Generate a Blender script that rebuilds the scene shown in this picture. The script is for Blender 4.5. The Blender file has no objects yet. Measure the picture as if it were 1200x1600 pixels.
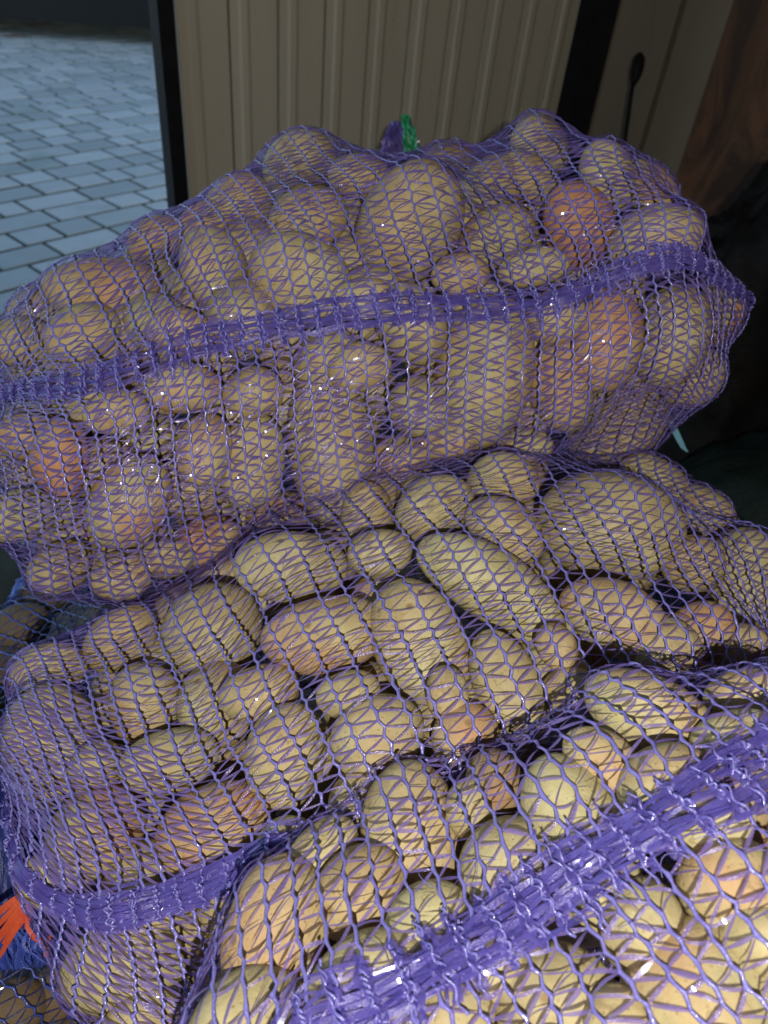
import bpy, bmesh, math, random
import numpy as np
from mathutils import Vector, Matrix, noise as mnoise
from mathutils.bvhtree import BVHTree

rng = np.random.default_rng(7)
random.seed(7)
SC = bpy.context.scene
COL = SC.collection
PI = math.pi

# ------------------------------------------------------------------ camera, sky, lamp, exposure
FPX = 1155.0                                  # focal length in pixels of the 1200 x 1600 photograph
PITCH, ROLL = math.radians(40), math.radians(6.7)
CAM = np.array([0.0, 0.0, 1.2])
FW = np.array([0, math.cos(PITCH), -math.sin(PITCH)])
_U0 = np.array([0, math.sin(PITCH), math.cos(PITCH)]); _R0 = np.array([1.0, 0, 0])
RT = math.cos(ROLL) * _R0 + math.sin(ROLL) * _U0
UP = -math.sin(ROLL) * _R0 + math.cos(ROLL) * _U0
def ray(px, py): return FW + (px - 600) / FPX * RT + (800 - py) / FPX * UP
def un(px, py, d): return CAM + d * ray(px, py)
def ground_at(px, py, z=0.0):
    v = ray(px, py); return CAM + v * ((z - CAM[2]) / v[2])
def proj(P):
    v = np.asarray(P) - CAM; z = v @ FW
    return 600 + FPX * (v @ RT) / z, 800 - FPX * (v @ UP) / z, z

cd = bpy.data.cameras.new('camera'); cam = bpy.data.objects.new('camera', cd); COL.objects.link(cam)
cam.matrix_world = Matrix(((RT[0], UP[0], -FW[0], CAM[0]), (RT[1], UP[1], -FW[1], CAM[1]), (RT[2], UP[2], -FW[2], CAM[2]), (0, 0, 0, 1)))
cd.sensor_fit = 'VERTICAL'; cd.sensor_height = 36; cd.lens = 36 * FPX / 1600
cd.clip_start = 0.02; cd.clip_end = 2000
cd.dof.use_dof = True; cd.dof.focus_distance = 0.50; cd.dof.aperture_fstop = 9
SC.camera = cam

W = bpy.data.worlds.new('World'); SC.world = W; W.use_nodes = True
wn = W.node_tree.nodes; wl = W.node_tree.links
sky = wn.new('ShaderNodeTexSky'); sky.sky_type = 'NISHITA'; sky.sun_disc = False
sky.ozone_density = 1.7; sky.dust_density = 0.3; sky.sun_elevation = math.radians(30); sky.sun_rotation = math.radians(100)
wl.new(sky.outputs[0], wn['Background'].inputs[0]); wn['Background'].inputs[1].default_value = SKY_STRENGTH = 0.15

def lamp(name, loc, watts, radius, color):
    l = bpy.data.lights.new(name, 'POINT'); l.energy = watts; l.shadow_soft_size = radius; l.color = color
    o = bpy.data.objects.new(name, l); o.location = loc; COL.objects.link(o); return o
# the phone's flash: just below and behind the lens
lamp('phone_flash', CAM - 0.066 * UP + 0.024 * RT - 0.18 * FW, 13.5, 0.004, (1.0, 0.97, 0.92))
SC.view_settings.view_transform = 'Standard'; SC.view_settings.look = 'None'
SC.view_settings.exposure = 0.72; SC.view_settings.gamma = 1
SC.cycles.max_bounces = 8; SC.cycles.transparent_max_bounces = 24; SC.cycles.diffuse_bounces = 3

# ------------------------------------------------------------------ materials
def mat(name):
    m = bpy.data.materials.new(name); m.use_nodes = True
    return m, m.node_tree.nodes, m.node_tree.links, m.node_tree.nodes['Principled BSDF']
def N(nt, t, **kw):
    n = nt.new(t)
    for k, v in kw.items():
        if k in n.inputs: n.inputs[k].default_value = v
        else: setattr(n, k, v)
    return n
def ramp(n, l, src, stops):
    r = n.new('ShaderNodeValToRGB'); l.new(src, r.inputs[0]); e = r.color_ramp.elements
    while len(e) < len(stops): e.new(0.5)
    for q, (p, c) in zip(e, stops): q.position = p; q.color = (*c, 1) if len(c) == 3 else c
    return r.outputs[0]
def mix(n, l, fac, a, b, blend='MIX'):
    m = n.new('ShaderNodeMix'); m.data_type = 'RGBA'; m.blend_type = blend
    for sock, v in ((0, fac), (6, a), (7, b)):
        if hasattr(v, 'is_linked') or hasattr(v, 'links'): l.new(v, m.inputs[sock])
        elif sock == 0: m.inputs[0].default_value = v
        else: m.inputs[sock].default_value = (*v, 1)
    return m.outputs[2]
def noise(n, l, scale, detail=4, rough=.55, vec=None, dist=0):
    t = n.new('ShaderNodeTexNoise'); t.inputs['Scale'].default_value = scale; t.inputs['Detail'].default_value = detail
    t.inputs['Roughness'].default_value = rough; t.inputs['Distortion'].default_value = dist
    if vec: l.new(vec, t.inputs['Vector'])
    return t.outputs[0]
def bump(n, l, b, h, strength, dist=.002, prev=None):
    u = n.new('ShaderNodeBump'); u.inputs['Strength'].default_value = strength; u.inputs['Distance'].default_value = dist
    l.new(h, u.inputs['Height'])
    if prev: l.new(prev, u.inputs['Normal'])
    if b: l.new(u.outputs[0], b.inputs['Normal'])
    return u.outputs[0]
def math_n(n, l, op, a, b=None):
    m = n.new('ShaderNodeMath'); m.operation = op
    for i, v in enumerate((a, b)):
        if v is None: continue
        if isinstance(v, (int, float)): m.inputs[i].default_value = v
        else: l.new(v, m.inputs[i])
    return m.outputs[0]

def potato_material():
    m, n, l, b = mat('potato_skin')
    tc = n.new('ShaderNodeTexCoord').outputs['Object']
    rnd = n.new('ShaderNodeObjectInfo').outputs['Random']
    off = n.new('ShaderNodeVectorMath'); off.operation = 'SCALE'; off.inputs[0].default_value = (7.1, 3.3, 5.7)
    l.new(math_n(n, l, 'MULTIPLY', rnd, 3.0), off.inputs['Scale'])
    add = n.new('ShaderNodeVectorMath'); add.operation = 'ADD'; l.new(tc, add.inputs[0]); l.new(off.outputs[0], add.inputs[1])
    v = add.outputs[0]
    def attr(a):
        q = n.new('ShaderNodeAttribute'); q.attribute_type = 'OBJECT'; q.attribute_name = a; return q.outputs['Fac']
    n1 = noise(n, l, 28, 5, .6, v)
    base = ramp(n, l, n1, [(.28, (.30, .24, .115)), (.5, (.42, .35, .165)), (.72, (.52, .45, .235))])
    pale = ramp(n, l, n1, [(.28, (.38, .33, .14)), (.7, (.55, .49, .25))])
    base = mix(n, l, attr('paleness'), base, pale)
    # dusty scurf patches and slightly green shoulders
    n4 = noise(n, l, 60, 7, .75, v, .5)
    base = mix(n, l, math_n(n, l, 'MULTIPLY', ramp(n, l, n4, [(.50, (0, 0, 0)), (.66, (1, 1, 1))]), .42), base, (.43, .37, .26))
    n5 = noise(n, l, 11, 2, .5, v)
    base = mix(n, l, math_n(n, l, 'MULTIPLY', ramp(n, l, n5, [(.55, (0, 0, 0)), (.75, (1, 1, 1))]), .25), base, (.36, .34, .13))
    # rosy or orange blush in patches
    n2 = noise(n, l, 17, 3, .5, v, .4)
    bl = math_n(n, l, 'MULTIPLY', ramp(n, l, n2, [(.36, (0, 0, 0)), (.62, (1, 1, 1))]), attr('blush'))
    ex = math_n(n, l, 'MAXIMUM', math_n(n, l, 'SUBTRACT', attr('blush'), 1.0), 0.0)
    bl = math_n(n, l, 'MINIMUM', math_n(n, l, 'ADD', bl, math_n(n, l, 'MULTIPLY', ex, .8)), .85)
    base = mix(n, l, bl, base, (.48, .205, .09))
    base = mix(n, l, attr('soil_and_shade'), base, (.055, .036, .024))  # even darkening; on the low sack's potatoes it paints in the shade
    # brown earth stains
    n3 = noise(n, l, 45, 6, .7, v, .8)
    st = math_n(n, l, 'MULTIPLY', ramp(n, l, n3, [(.52, (0, 0, 0)), (.72, (1, 1, 1))]), attr('stain'))
    base = mix(n, l, st, base, (.16, .095, .04))
    # rough corky scabs
    n6 = noise(n, l, 75, 4, .6, v, 1.5)
    scab = ramp(n, l, n6, [(.63, (0, 0, 0)), (.67, (1, 1, 1))])
    base = mix(n, l, math_n(n, l, 'MULTIPLY', scab, .6), base, (.25, .165, .085))
    # lenticels and eyes
    vo = n.new('ShaderNodeTexVoronoi'); vo.inputs['Scale'].default_value = 260; l.new(v, vo.inputs['Vector'])
    dots = ramp(n, l, vo.outputs['Distance'], [(.12, (1, 1, 1)), (.24, (0, 0, 0))])
    base = mix(n, l, math_n(n, l, 'MULTIPLY', dots, .45), base, (.26, .16, .06))
    ve = n.new('ShaderNodeTexVoronoi'); ve.inputs['Scale'].default_value = 34; l.new(v, ve.inputs['Vector'])
    eye = ramp(n, l, ve.outputs['Distance'], [(.045, (1, 1, 1)), (.13, (0, 0, 0))])
    base = mix(n, l, math_n(n, l, 'MULTIPLY', eye, .75), base, (.22, .12, .05))
    l.new(base, b.inputs['Base Color'])
    b.inputs['Roughness'].default_value = .62; b.inputs['Specular IOR Level'].default_value = .28
    b.inputs['Subsurface Weight'].default_value = 0.0
    h = math_n(n, l, 'SUBTRACT', math_n(n, l, 'ADD', noise(n, l, 190, 5, .65, v), math_n(n, l, 'MULTIPLY', scab, .5)), math_n(n, l, 'ADD', math_n(n, l, 'MULTIPLY', eye, 1.2), math_n(n, l, 'MULTIPLY', dots, .3)))
    nb = bump(n, l, None, noise(n, l, 38, 3, .5, v), .45, .004)
    bump(n, l, b, h, .45, .0018, nb)
    return m

def film_material(name, c1, c2, alpha, rough, trans=.35):
    """thin polypropylene yarn: tinted film that lets part of the light through"""
    m, n, l, b = mat(name)
    tc = n.new('ShaderNodeTexCoord').outputs['Object']
    c = mix(n, l, ramp(n, l, noise(n, l, 90, 4, .6, tc), [(.3, (0, 0, 0)), (.7, (1, 1, 1))]), c1, c2)
    l.new(c, b.inputs['Base Color']); b.inputs['Roughness'].default_value = rough
    b.inputs['Specular IOR Level'].default_value = .8
    b.inputs['Coat Weight'].default_value = .6; b.inputs['Coat Roughness'].default_value = .1
    bump(n, l, b, noise(n, l, 700, 3, .6, tc), .8, .0006)
    out = n['Material Output']
    tl = n.new('ShaderNodeBsdfTranslucent'); l.new(c, tl.inputs[0])
    s1 = n.new('ShaderNodeMixShader'); s1.inputs[0].default_value = trans
    l.new(b.outputs[0], s1.inputs[1]); l.new(tl.outputs[0], s1.inputs[2])
    if alpha < 1:
        tp = n.new('ShaderNodeBsdfTransparent'); l.new(mix(n, l, .55, (1, 1, 1), c), tp.inputs[0])
        s2 = n.new('ShaderNodeMixShader'); s2.inputs[0].default_value = alpha
        l.new(tp.outputs[0], s2.inputs[1]); l.new(s1.outputs[0], s2.inputs[2]); l.new(s2.outputs[0], out.inputs[0])
    else:
        l.new(s1.outputs[0], out.inputs[0])
    return m

def plain_material(name, c1, c2, scale, rough, bumps=.2, dist=.003, spec=.4, detail=5):
    m, n, l, b = mat(name)
    tc = n.new('ShaderNodeTexCoord').outputs['Object']
    f = noise(n, l, scale, detail, .62, tc)
    l.new(ramp(n, l, f, [(.3, c1), (.7, c2)]), b.inputs['Base Color'])
    b.inputs['Roughness'].default_value = rough; b.inputs['Specular IOR Level'].default_value = spec
    if bumps: bump(n, l, b, noise(n, l, scale * 5, 6, .65, tc), bumps, dist)
    return m

M = {}
M['potato'] = potato_material()
M['chain'] = film_material('purple_chain_yarn', (.18, .155, .50), (.28, .25, .66), 1, .26, .2)
M['tape'] = film_material('purple_tape_yarn', (.22, .15, .46), (.33, .24, .62), .62, .15, .3)
M['band'] = film_material('purple_seam_yarn', (.16, .12, .50), (.26, .205, .66), .54, .2, .3)
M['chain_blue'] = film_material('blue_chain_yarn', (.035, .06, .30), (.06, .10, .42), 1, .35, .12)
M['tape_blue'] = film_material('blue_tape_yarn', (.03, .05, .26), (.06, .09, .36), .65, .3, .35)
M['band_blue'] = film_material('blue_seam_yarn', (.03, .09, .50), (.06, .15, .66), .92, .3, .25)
M['green_yarn'] = film_material('green_tie_yarn', (.02, .28, .10), (.05, .42, .18), 1, .35, .2)
M['orange_yarn'] = film_material('orange_tie_ribbon', (.62, .07, .025), (.72, .12, .04), 1, .4, .25)
M['cyan_yarn'] = film_material('pale_blue_twine', (.12, .36, .50), (.2, .5, .62), 1, .4, .2)
M['root'] = plain_material('straw_fibre', (.45, .33, .15), (.6, .46, .22), 60, .8, 0)

def paver_material():
    m, n, l, b = mat('concrete_block')
    tc = n.new('ShaderNodeTexCoord').outputs['Object']
    g = n.new('ShaderNodeNewGeometry').outputs['Position']
    q = n.new('ShaderNodeAttribute'); q.attribute_type = 'OBJECT'; q.attribute_name = 'tone'
    c = mix(n, l, q.outputs['Fac'], (.34, .38, .34), (.56, .59, .53))
    c = mix(n, l, math_n(n, l, 'MULTIPLY', noise(n, l, 9, 5, .65, g), .5), c, (.20, .22, .21))
    c = mix(n, l, ramp(n, l, noise(n, l, 2.2, 3, .5, g), [(.60, (0, 0, 0)), (.72, (.5, .5, .5))]), c, (.17, .24, .19))
    w = n.new('ShaderNodeAttribute'); w.attribute_type = 'OBJECT'; w.attribute_name = 'warm'
    c = mix(n, l, w.outputs['Fac'], c, (.33, .22, .17))
    l.new(c, b.inputs['Base Color']); b.inputs['Roughness'].default_value = .85
    bump(n, l, b, noise(n, l, 160, 5, .7, g), .35, .002)
    return m
M['paver'] = paver_material()
M['soil_and_shade'] = plain_material('joint_soil', (.02, .026, .016), (.055, .06, .04), 6, .95, .4, .01)

def panel_material(name, c1, c2, rust, amount, stretch=(16, 16, 3)):
    """painted sheet with vertical dirt runs and a little rust; runs follow world z"""
    m, n, l, b = mat(name)
    g = n.new('ShaderNodeNewGeometry').outputs['Position']
    mp = n.new('ShaderNodeMapping'); mp.inputs['Scale'].default_value = (9, 9, .8); l.new(g, mp.inputs[0])
    c = mix(n, l, noise(n, l, 2.0, 5, .6, mp.outputs[0]), c1, c2)
    mp2 = n.new('ShaderNodeMapping'); mp2.inputs['Scale'].default_value = stretch; l.new(g, mp2.inputs[0])
    r = ramp(n, l, noise(n, l, 1.3, 7, .7, mp2.outputs[0], 1.2), [(1 - amount, (0, 0, 0)), (min(1, 1.12 - amount), (1, 1, 1))])
    c = mix(n, l, r, c, rust)
    l.new(c, b.inputs['Base Color']); b.inputs['Roughness'].default_value = .6; b.inputs['Specular IOR Level'].default_value = .3
    bump(n, l, b, noise(n, l, 40, 6, .7, g), .25, .003)
    return m
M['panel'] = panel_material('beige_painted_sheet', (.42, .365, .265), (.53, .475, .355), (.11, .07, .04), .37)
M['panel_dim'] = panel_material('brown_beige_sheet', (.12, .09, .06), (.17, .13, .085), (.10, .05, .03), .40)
M['rust'] = panel_material('rusty_sheet', (.10, .05, .028), (.20, .09, .042), (.055, .03, .018), .56, (5, 5, 2.2))
M['black_metal'] = plain_material('black_painted_steel', (.004, .004, .005), (.009, .009, .010), 30, .6, .2, .003, .15)
M['black_plastic'] = plain_material('black_plastic_film', (.005, .005, .005), (.012, .010, .009), 12, .55, .5, .01, .12)
M['dark_green'] = plain_material('dark_green_tarpaulin', (.005, .010, .008), (.009, .017, .013), 14, .5, .5, .01, .15)
M['bucket'] = plain_material('pale_grey_plastic', (.16, .2, .2), (.22, .26, .26), 8, .45, .1)
M['wood'] = plain_material('grey_timber', (.16, .12, .08), (.26, .2, .14), 7, .8, .3)
M['sky_block'] = plain_material('dull_blocker_sheet', (.09, .09, .095), (.15, .15, .15), 5, .6, .2)
M['carpaint'] = plain_material('black_car_paint', (.004, .004, .005), (.007, .007, .008), 5, .35, 0)
M['rubber'] = plain_material('tyre_rubber', (.008, .008, .008), (.015, .015, .015), 30, .8, .2)

# ------------------------------------------------------------------ helpers
def link(o, parent=None):
    COL.objects.link(o)
    if parent is not None: o.parent = parent
    return o
def mesh_obj(name, V, F, material, parent=None, smooth=True):
    me = bpy.data.meshes.new(name)
    me.from_pydata([tuple(map(float, v)) for v in V] if not isinstance(V, np.ndarray) else V.tolist(), [], F.tolist() if isinstance(F, np.ndarray) else F)
    me.materials.append(material); me.update()
    if smooth: me.shade_smooth()
    return link(bpy.data.objects.new(name, me), parent)
def tag(o, label=None, cat=None, group=None, kind=None):
    for k, v in (('label', label), ('category', cat), ('group', group), ('kind', kind)):
        if v: o[k] = v
    return o
def empty(name, loc=(0, 0, 0), label=None, cat=None, group=None):
    o = bpy.data.objects.new(name, None); o.location = loc; o.empty_display_size = .05; COL.objects.link(o)
    return tag(o, label, cat, group)
class MB:
    """collects shapes into one mesh"""
    def __init__(s): s.V = []; s.F = []; s.n = 0
    def add(s, V, F):
        V = np.asarray(V, float).reshape(-1, 3); s.V.append(V); s.F += [tuple(int(i) + s.n for i in f) for f in F]; s.n += len(V)
    def box(s, c, ax, ay, az, bev=0.0):
        c, ax, ay, az = (np.asarray(q, float) for q in (c, ax, ay, az))
        if not bev:
            V = [c + i * ax + j * ay + k * az for k in (-1, 1) for j in (-1, 1) for i in (-1, 1)]
            s.add(V, [(0, 2, 3, 1), (4, 5, 7, 6), (0, 1, 5, 4), (2, 6, 7, 3), (0, 4, 6, 2), (1, 3, 7, 5)]); return
        lx, ly, lz = (np.linalg.norm(q) for q in (ax, ay, az)); ux, uy, uz = ax / lx, ay / ly, az / lz
        def ring(x, y, z): return [c + x * a * ux + y * b_ * uy + z * uz for a, b_ in ((-1, -1), (1, -1), (1, 1), (-1, 1))]
        R = [ring(lx - bev, ly - bev, -lz), ring(lx, ly, -lz + bev), ring(lx, ly, lz - bev), ring(lx - bev, ly - bev, lz)]
        F = [(3, 2, 1, 0), (12, 13, 14, 15)]
        for k in range(3):
            for i in range(4): F.append((4 * k + i, 4 * k + (i + 1) % 4, 4 * k + 4 + (i + 1) % 4, 4 * k + 4 + i))
        s.add(sum(R, []), F)
    def tube(s, P, r, sides=6, cap=True):
        P = np.asarray(P, float); k = len(P); r = np.broadcast_to(r, (k,))
        T = np.gradient(P, axis=0); T /= np.linalg.norm(T, axis=1)[:, None] + 1e-9
        ref = np.array([0.13, .31, .94]); A = np.cross(T, ref); A /= np.linalg.norm(A, axis=1)[:, None] + 1e-9; B = np.cross(T, A)
        th = np.linspace(0, 2 * PI, sides, endpoint=False)
        V = P[:, None] + r[:, None, None] * (np.cos(th)[None, :, None] * A[:, None] + np.sin(th)[None, :, None] * B[:, None])
        F = [(i * sides + j, i * sides + (j + 1) % sides, (i + 1) * sides + (j + 1) % sides, (i + 1) * sides + j) for i in range(k - 1) for j in range(sides)]
        if cap: F += [tuple(range(sides))[::-1], tuple((k - 1) * sides + j for j in range(sides))]
        s.add(V, F)
    def ribbon(s, P, Wd):
        P = np.asarray(P, float); k = len(P); V = np.empty((k, 2, 3)); V[:, 0] = P - Wd; V[:, 1] = P + Wd
        s.add(V, [(2 * i, 2 * i + 1, 2 * i + 3, 2 * i + 2) for i in range(k - 1)])
    def build(s, name, material, parent=None, smooth=True):
        return mesh_obj(name, np.concatenate(s.V), s.F, material, parent, smooth)
# ------------------------------------------------------------------ sack shape: a closed pillow swept along its long axis
class Loft:
    def __init__(s, O, al, tilt, S, P, pw=.9):
        a, t = math.radians(al), math.radians(tilt)
        s.O = np.array(O); s.S = np.array(S); s.P = np.array(P); s.pw = pw
        s.L = np.array([math.cos(a) * math.cos(t), math.sin(a) * math.cos(t), math.sin(t)])
        s.D = np.array([math.sin(a), -math.cos(a), 0.0]); s.Z = np.cross(s.D, s.L)
        if s.Z[2] < 0: s.Z = -s.Z
        s.m = np.gradient(s.P, s.S, axis=0)
    def q(s, x):
        k = np.clip(np.searchsorted(s.S, x) - 1, 0, len(s.S) - 2); h = (s.S[k + 1] - s.S[k])[..., None]; t = ((x - s.S[k])[..., None]) / h
        return (2*t**3 - 3*t**2 + 1) * s.P[k] + (t**3 - 2*t**2 + t) * h * s.m[k] + (-2*t**3 + 3*t**2) * s.P[k + 1] + (t**3 - t**2) * h * s.m[k + 1]
    def surf(s, w, u):
        """w in [-pi/2, pi/2] along, u round; arrays broadcast"""
        w, u = np.broadcast_arrays(np.asarray(w, float), np.asarray(u, float))
        x = s.S[0] + (s.S[-1] - s.S[0]) * (np.sin(w) * .5 + .5); Q = s.q(x); e = np.maximum(np.cos(w), 1e-4) ** .55
        cu = np.sign(np.cos(u)) * np.abs(np.cos(u)) ** s.pw; su = np.sign(np.sin(u)) * np.abs(np.sin(u)) ** s.pw
        return s.O + x[..., None] * s.L + (Q[..., 0] + Q[..., 2] * e * cu)[..., None] * s.D + (Q[..., 1] + Q[..., 3] * e * su)[..., None] * s.Z
    def inside(s, X, k=1.0):
        X = np.asarray(X) - s.O; x = X @ s.L; f = np.clip((x - s.S[0]) / (s.S[-1] - s.S[0]) * 2 - 1, -1, 1)
        Q = s.q(np.clip(x, s.S[0], s.S[-1])); e = np.maximum(np.sqrt(1 - f * f), 1e-4) ** .55
        p = 2 / s.pw
        v = np.abs((X @ s.D - Q[..., 0]) / (Q[..., 2] * e * k)) ** p + np.abs((X @ s.Z - Q[..., 1]) / (Q[..., 3] * e * k)) ** p
        return (v < 1) & (np.abs(f) < .999)

def grid_normals(X):
    du = np.roll(X, -1, 1) - np.roll(X, 1, 1); dw = np.gradient(X, axis=0)
    n = np.cross(dw, du); l = np.linalg.norm(n, axis=2, keepdims=True); n = n / np.maximum(l, 1e-12)
    return n

class Sack:
    DX = .003
    def __init__(s, loft):
        s.lf = loft
        w = np.linspace(-PI / 2, PI / 2, 400); u = np.linspace(0, 2 * PI, 400)
        mer = sum(np.concatenate([[0], np.cumsum(np.linalg.norm(np.diff(loft.surf(w, np.full(400, a)), axis=0), axis=1))]) for a in (0.3, 1.0, 1.8)) / 3
        s.ns = int(mer[-1] / s.DX); s.wg = np.interp(np.linspace(0, mer[-1], s.ns), mer, w); s.len = mer[-1]
        ring = np.concatenate([[0], np.cumsum(np.linalg.norm(np.diff(loft.surf(np.zeros(400), u), axis=0), axis=1))])
        s.nu = int(ring[-1] / s.DX); s.circ = ring[-1]
        s.ug = np.interp(np.linspace(0, ring[-1], s.nu, endpoint=False), ring, u)
        s.G = loft.surf(s.wg[:, None], s.ug[None, :])
        nrm = grid_normals(s.G)
        c = loft.surf(np.array([0.0]), np.array([0.0]))[0]
        mid = s.G.mean((0, 1))
        if (nrm[s.ns // 2, 0] @ (s.G[s.ns // 2, 0] - mid)) < 0: nrm = -nrm
        nrm[:2] = -loft.L; nrm[-2:] = loft.L
        s.n = nrm
        i, j = np.meshgrid(np.arange(0, s.ns - 1, 4), np.arange(0, s.nu, 4), indexing='ij')
        sub = s.G[::4, ::4]; a, b = sub.shape[:2]; idx = np.arange(a * b).reshape(a, b)
        F = np.stack([idx[:-1], idx[1:], np.roll(idx, -1, 1)[1:], np.roll(idx, -1, 1)[:-1]], -1).reshape(-1, 4)
        s.bvh = BVHTree.FromPolygons([Vector(v) for v in sub.reshape(-1, 3)], [tuple(map(int, f)) for f in F])
        s.pot = []; s.h = None
    # -- potatoes lying against the net
    def hit(s, px, py):
        d = ray(px, py); dn = d / np.linalg.norm(d)
        r = s.bvh.ray_cast(Vector(CAM), Vector(dn))
        if r[0] is None:
            i = np.argmin(((np.stack(proj(s.G)[:2], -1) - (px, py)) ** 2).sum(-1) + 1e6 * ((s.G - CAM) @ FW > np.median((s.G - CAM) @ FW) + .2))
            P = s.G.reshape(-1, 3)[i]; return P, s.n.reshape(-1, 3)[i], dn
        P, n = np.array(r[0]), np.array(r[1]); 
        if n @ dn > 0: n = -n
        return P, n, dn
    def place(s, px, py, a, b, ang, lift=0.0, avoid=()):
        P, n, dn = s.hit(px, py)
        depth = (P - CAM) @ FW
        x = np.cross(dn, UP); x /= np.linalg.norm(x); y = np.cross(x, dn)
        t = math.radians(ang); e1 = math.cos(t) * x + math.sin(t) * y; e2 = -math.sin(t) * x + math.cos(t) * y
        ra, rb = a * depth / FPX * .97, b * depth / FPX * .97
        rc = min(ra, rb) * rng.uniform(.9, 1.05)
        R = np.stack([e1, e2, -dn]); rad = np.array([ra, rb, rc])
        hn = np.linalg.norm(rad * (R @ n)); cosv = max(-(n @ dn), .3)
        c = P + dn * min((hn - lift) / cosv, 1.15 * rc)
        for k in range(14):
            if any(o.lf.inside(c + sg * R[q] * rad[q] * .8, .97) for o in avoid for q in range(3) for sg in (-1, 0, 1)): c = c + dn * .004
            else: break
        s.pot.append((c, R, rad)); return c, R, rad
    def fill(s, others, count, depths, facing=-.05):
        out = []
        for _ in range(count):
            i, j = rng.integers(8, s.ns - 8), rng.integers(s.nu)
            P, n = s.G[i, j], s.n[i, j]; v = P - CAM; v /= np.linalg.norm(v)
            if n @ v > -facing: continue
            r = rng.uniform(.026, .036); rad = r * np.array([rng.uniform(1.0, 1.35), rng.uniform(.9, 1.05), rng.uniform(.85, 1.0)])
            c = P - n * (r + rng.choice(depths))
            x_, y_, _z = proj(c)
            if not (-70 < x_ < 1270 and -50 < y_ < 1660): continue
            if not s.lf.inside(c, .95) or any(o.lf.inside(c, 1.0) for o in others): continue
            if any(np.linalg.norm(c - q[0]) < .74 * (r + np.cbrt(np.prod(q[2]))) for q in s.pot): continue
            R = np.linalg.qr(rng.normal(size=(3, 3)))[0]
            if np.linalg.det(R) < 0: R[2] *= -1
            s.pot.append((c, R, rad)); out.append((c, R, rad))
        return out
    # -- the net drawn tight over them
    def drape(s, kappa=3.5, iters=420, floor=-.013):
        ho = np.full((s.ns, s.nu), floor); B = .09
        Oo = s.G - s.n * B
        for c, R, rad in s.pot:
            A = R / rad[:, None] / 1.035
            near = ((s.G - c) ** 2).sum(-1) < (rad.max() + .075) ** 2
            if not near.any(): continue
            o = (Oo[near] - c) @ A.T; d = s.n[near] @ A.T
            a = (d * d).sum(-1); b = (o * d).sum(-1); cc = (o * o).sum(-1) - 1; disc = b * b - a * cc
            t = (-b + np.sqrt(np.maximum(disc, 0))) / a
            ho[near] = np.maximum(ho[near], np.where((disc > 0) & (t > 0), t - B, floor))
        ho = np.minimum(ho, .05); h = ho.copy()
        # start from a dilated and blurred copy so that the relaxation has little left to do
        for k in range(8): h = np.maximum(h, np.maximum(np.maximum(np.roll(h, 1, 1), np.roll(h, -1, 1)), np.maximum(np.vstack([h[:1], h[:-1]]), np.vstack([h[1:], h[-1:]]))) - .0006)
        c0 = s.DX ** 2 / 4 * kappa
        for k in range(iters):
            av = (np.roll(h, 1, 1) + np.roll(h, -1, 1) + np.vstack([h[:1], h[:-1]]) + np.vstack([h[1:], h[-1:]])) / 4 - c0
            h = np.maximum(ho, av)
        for k in range(2): h = np.maximum(h, (np.roll(h, 1, 1) + np.roll(h, -1, 1) + np.vstack([h[:1], h[:-1]]) + np.vstack([h[1:], h[-1:]])) / 4)
        s.h = h; s.X = s.G + s.n * h[..., None]
        n2 = grid_normals(s.X); f = np.sign((n2 * s.n).sum(-1, keepdims=True)); s.N = n2 * np.where(f == 0, 1, f)
        s.N[:3] = s.n[:3]; s.N[-3:] = s.n[-3:]
    def at(s, r, c, lift=.0016):
        r = np.clip(r, 0, s.ns - 1.001); c = np.mod(c, s.nu); i = r.astype(int); j = c.astype(int); fr = (r - i)[..., None]; fc = (c - j)[..., None]; j2 = (j + 1) % s.nu
        def bl(A): return (A[i, j] * (1 - fr) + A[i + 1, j] * fr) * (1 - fc) + (A[i, j2] * (1 - fr) + A[i + 1, j2] * fr) * fc
        n = bl(s.N); n /= np.linalg.norm(n, axis=-1, keepdims=True) + 1e-9
        return bl(s.X) + n * (lift if np.isscalar(lift) else lift[..., None]), n
    def seam_from(s, poly):
        px, py, z = proj(s.X); v = s.X - CAM; front = (s.N * v).sum(-1) < 0
        rr, cc = [], []
        P = np.array(poly, float); t = np.concatenate([[0], np.cumsum(np.linalg.norm(np.diff(P, axis=0), axis=1))])
        for k in np.linspace(0, t[-1], 60):
            x, y = np.interp(k, t, P[:, 0]), np.interp(k, t, P[:, 1])
            d = np.where(front, (px - x) ** 2 + (py - y) ** 2 + (z * 25) ** 2, 1e9); i, j = np.unravel_index(np.argmin(d), d.shape)
            if d[i, j] - (z[i, j] * 25) ** 2 < 300: rr.append(i); cc.append(j)
        o = np.argsort(rr); rr = np.array(rr, float)[o]; cc = np.unwrap(np.array(cc, float)[o], period=s.nu)
        q = np.polyfit(rr, cc, 4); lo, hi = rr[0], rr[-1]
        s.seam = lambda r: np.polyval(q, np.clip(r, lo, hi))
        return lo, hi

def smooth_field(shape, cells, amp):
    """low-frequency random field, bilinear, periodic in columns"""
    a, b = cells; g = rng.normal(size=(a, b)); r = np.linspace(0, a - 1.001, shape[0]); c = np.linspace(0, b, shape[1], endpoint=False)
    i = r.astype(int); fr = r - i; fr = (fr * fr * (3 - 2 * fr))[:, None]; j = c.astype(int); fc = c - j; fc = (fc * fc * (3 - 2 * fc))[None]; j2 = (j + 1) % b
    G = (g[i][:, j] * (1 - fc) + g[i][:, j2] * fc) * (1 - fr) + (g[i + 1][:, j] * (1 - fc) + g[i + 1][:, j2] * fc) * fr
    return G * amp

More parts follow.
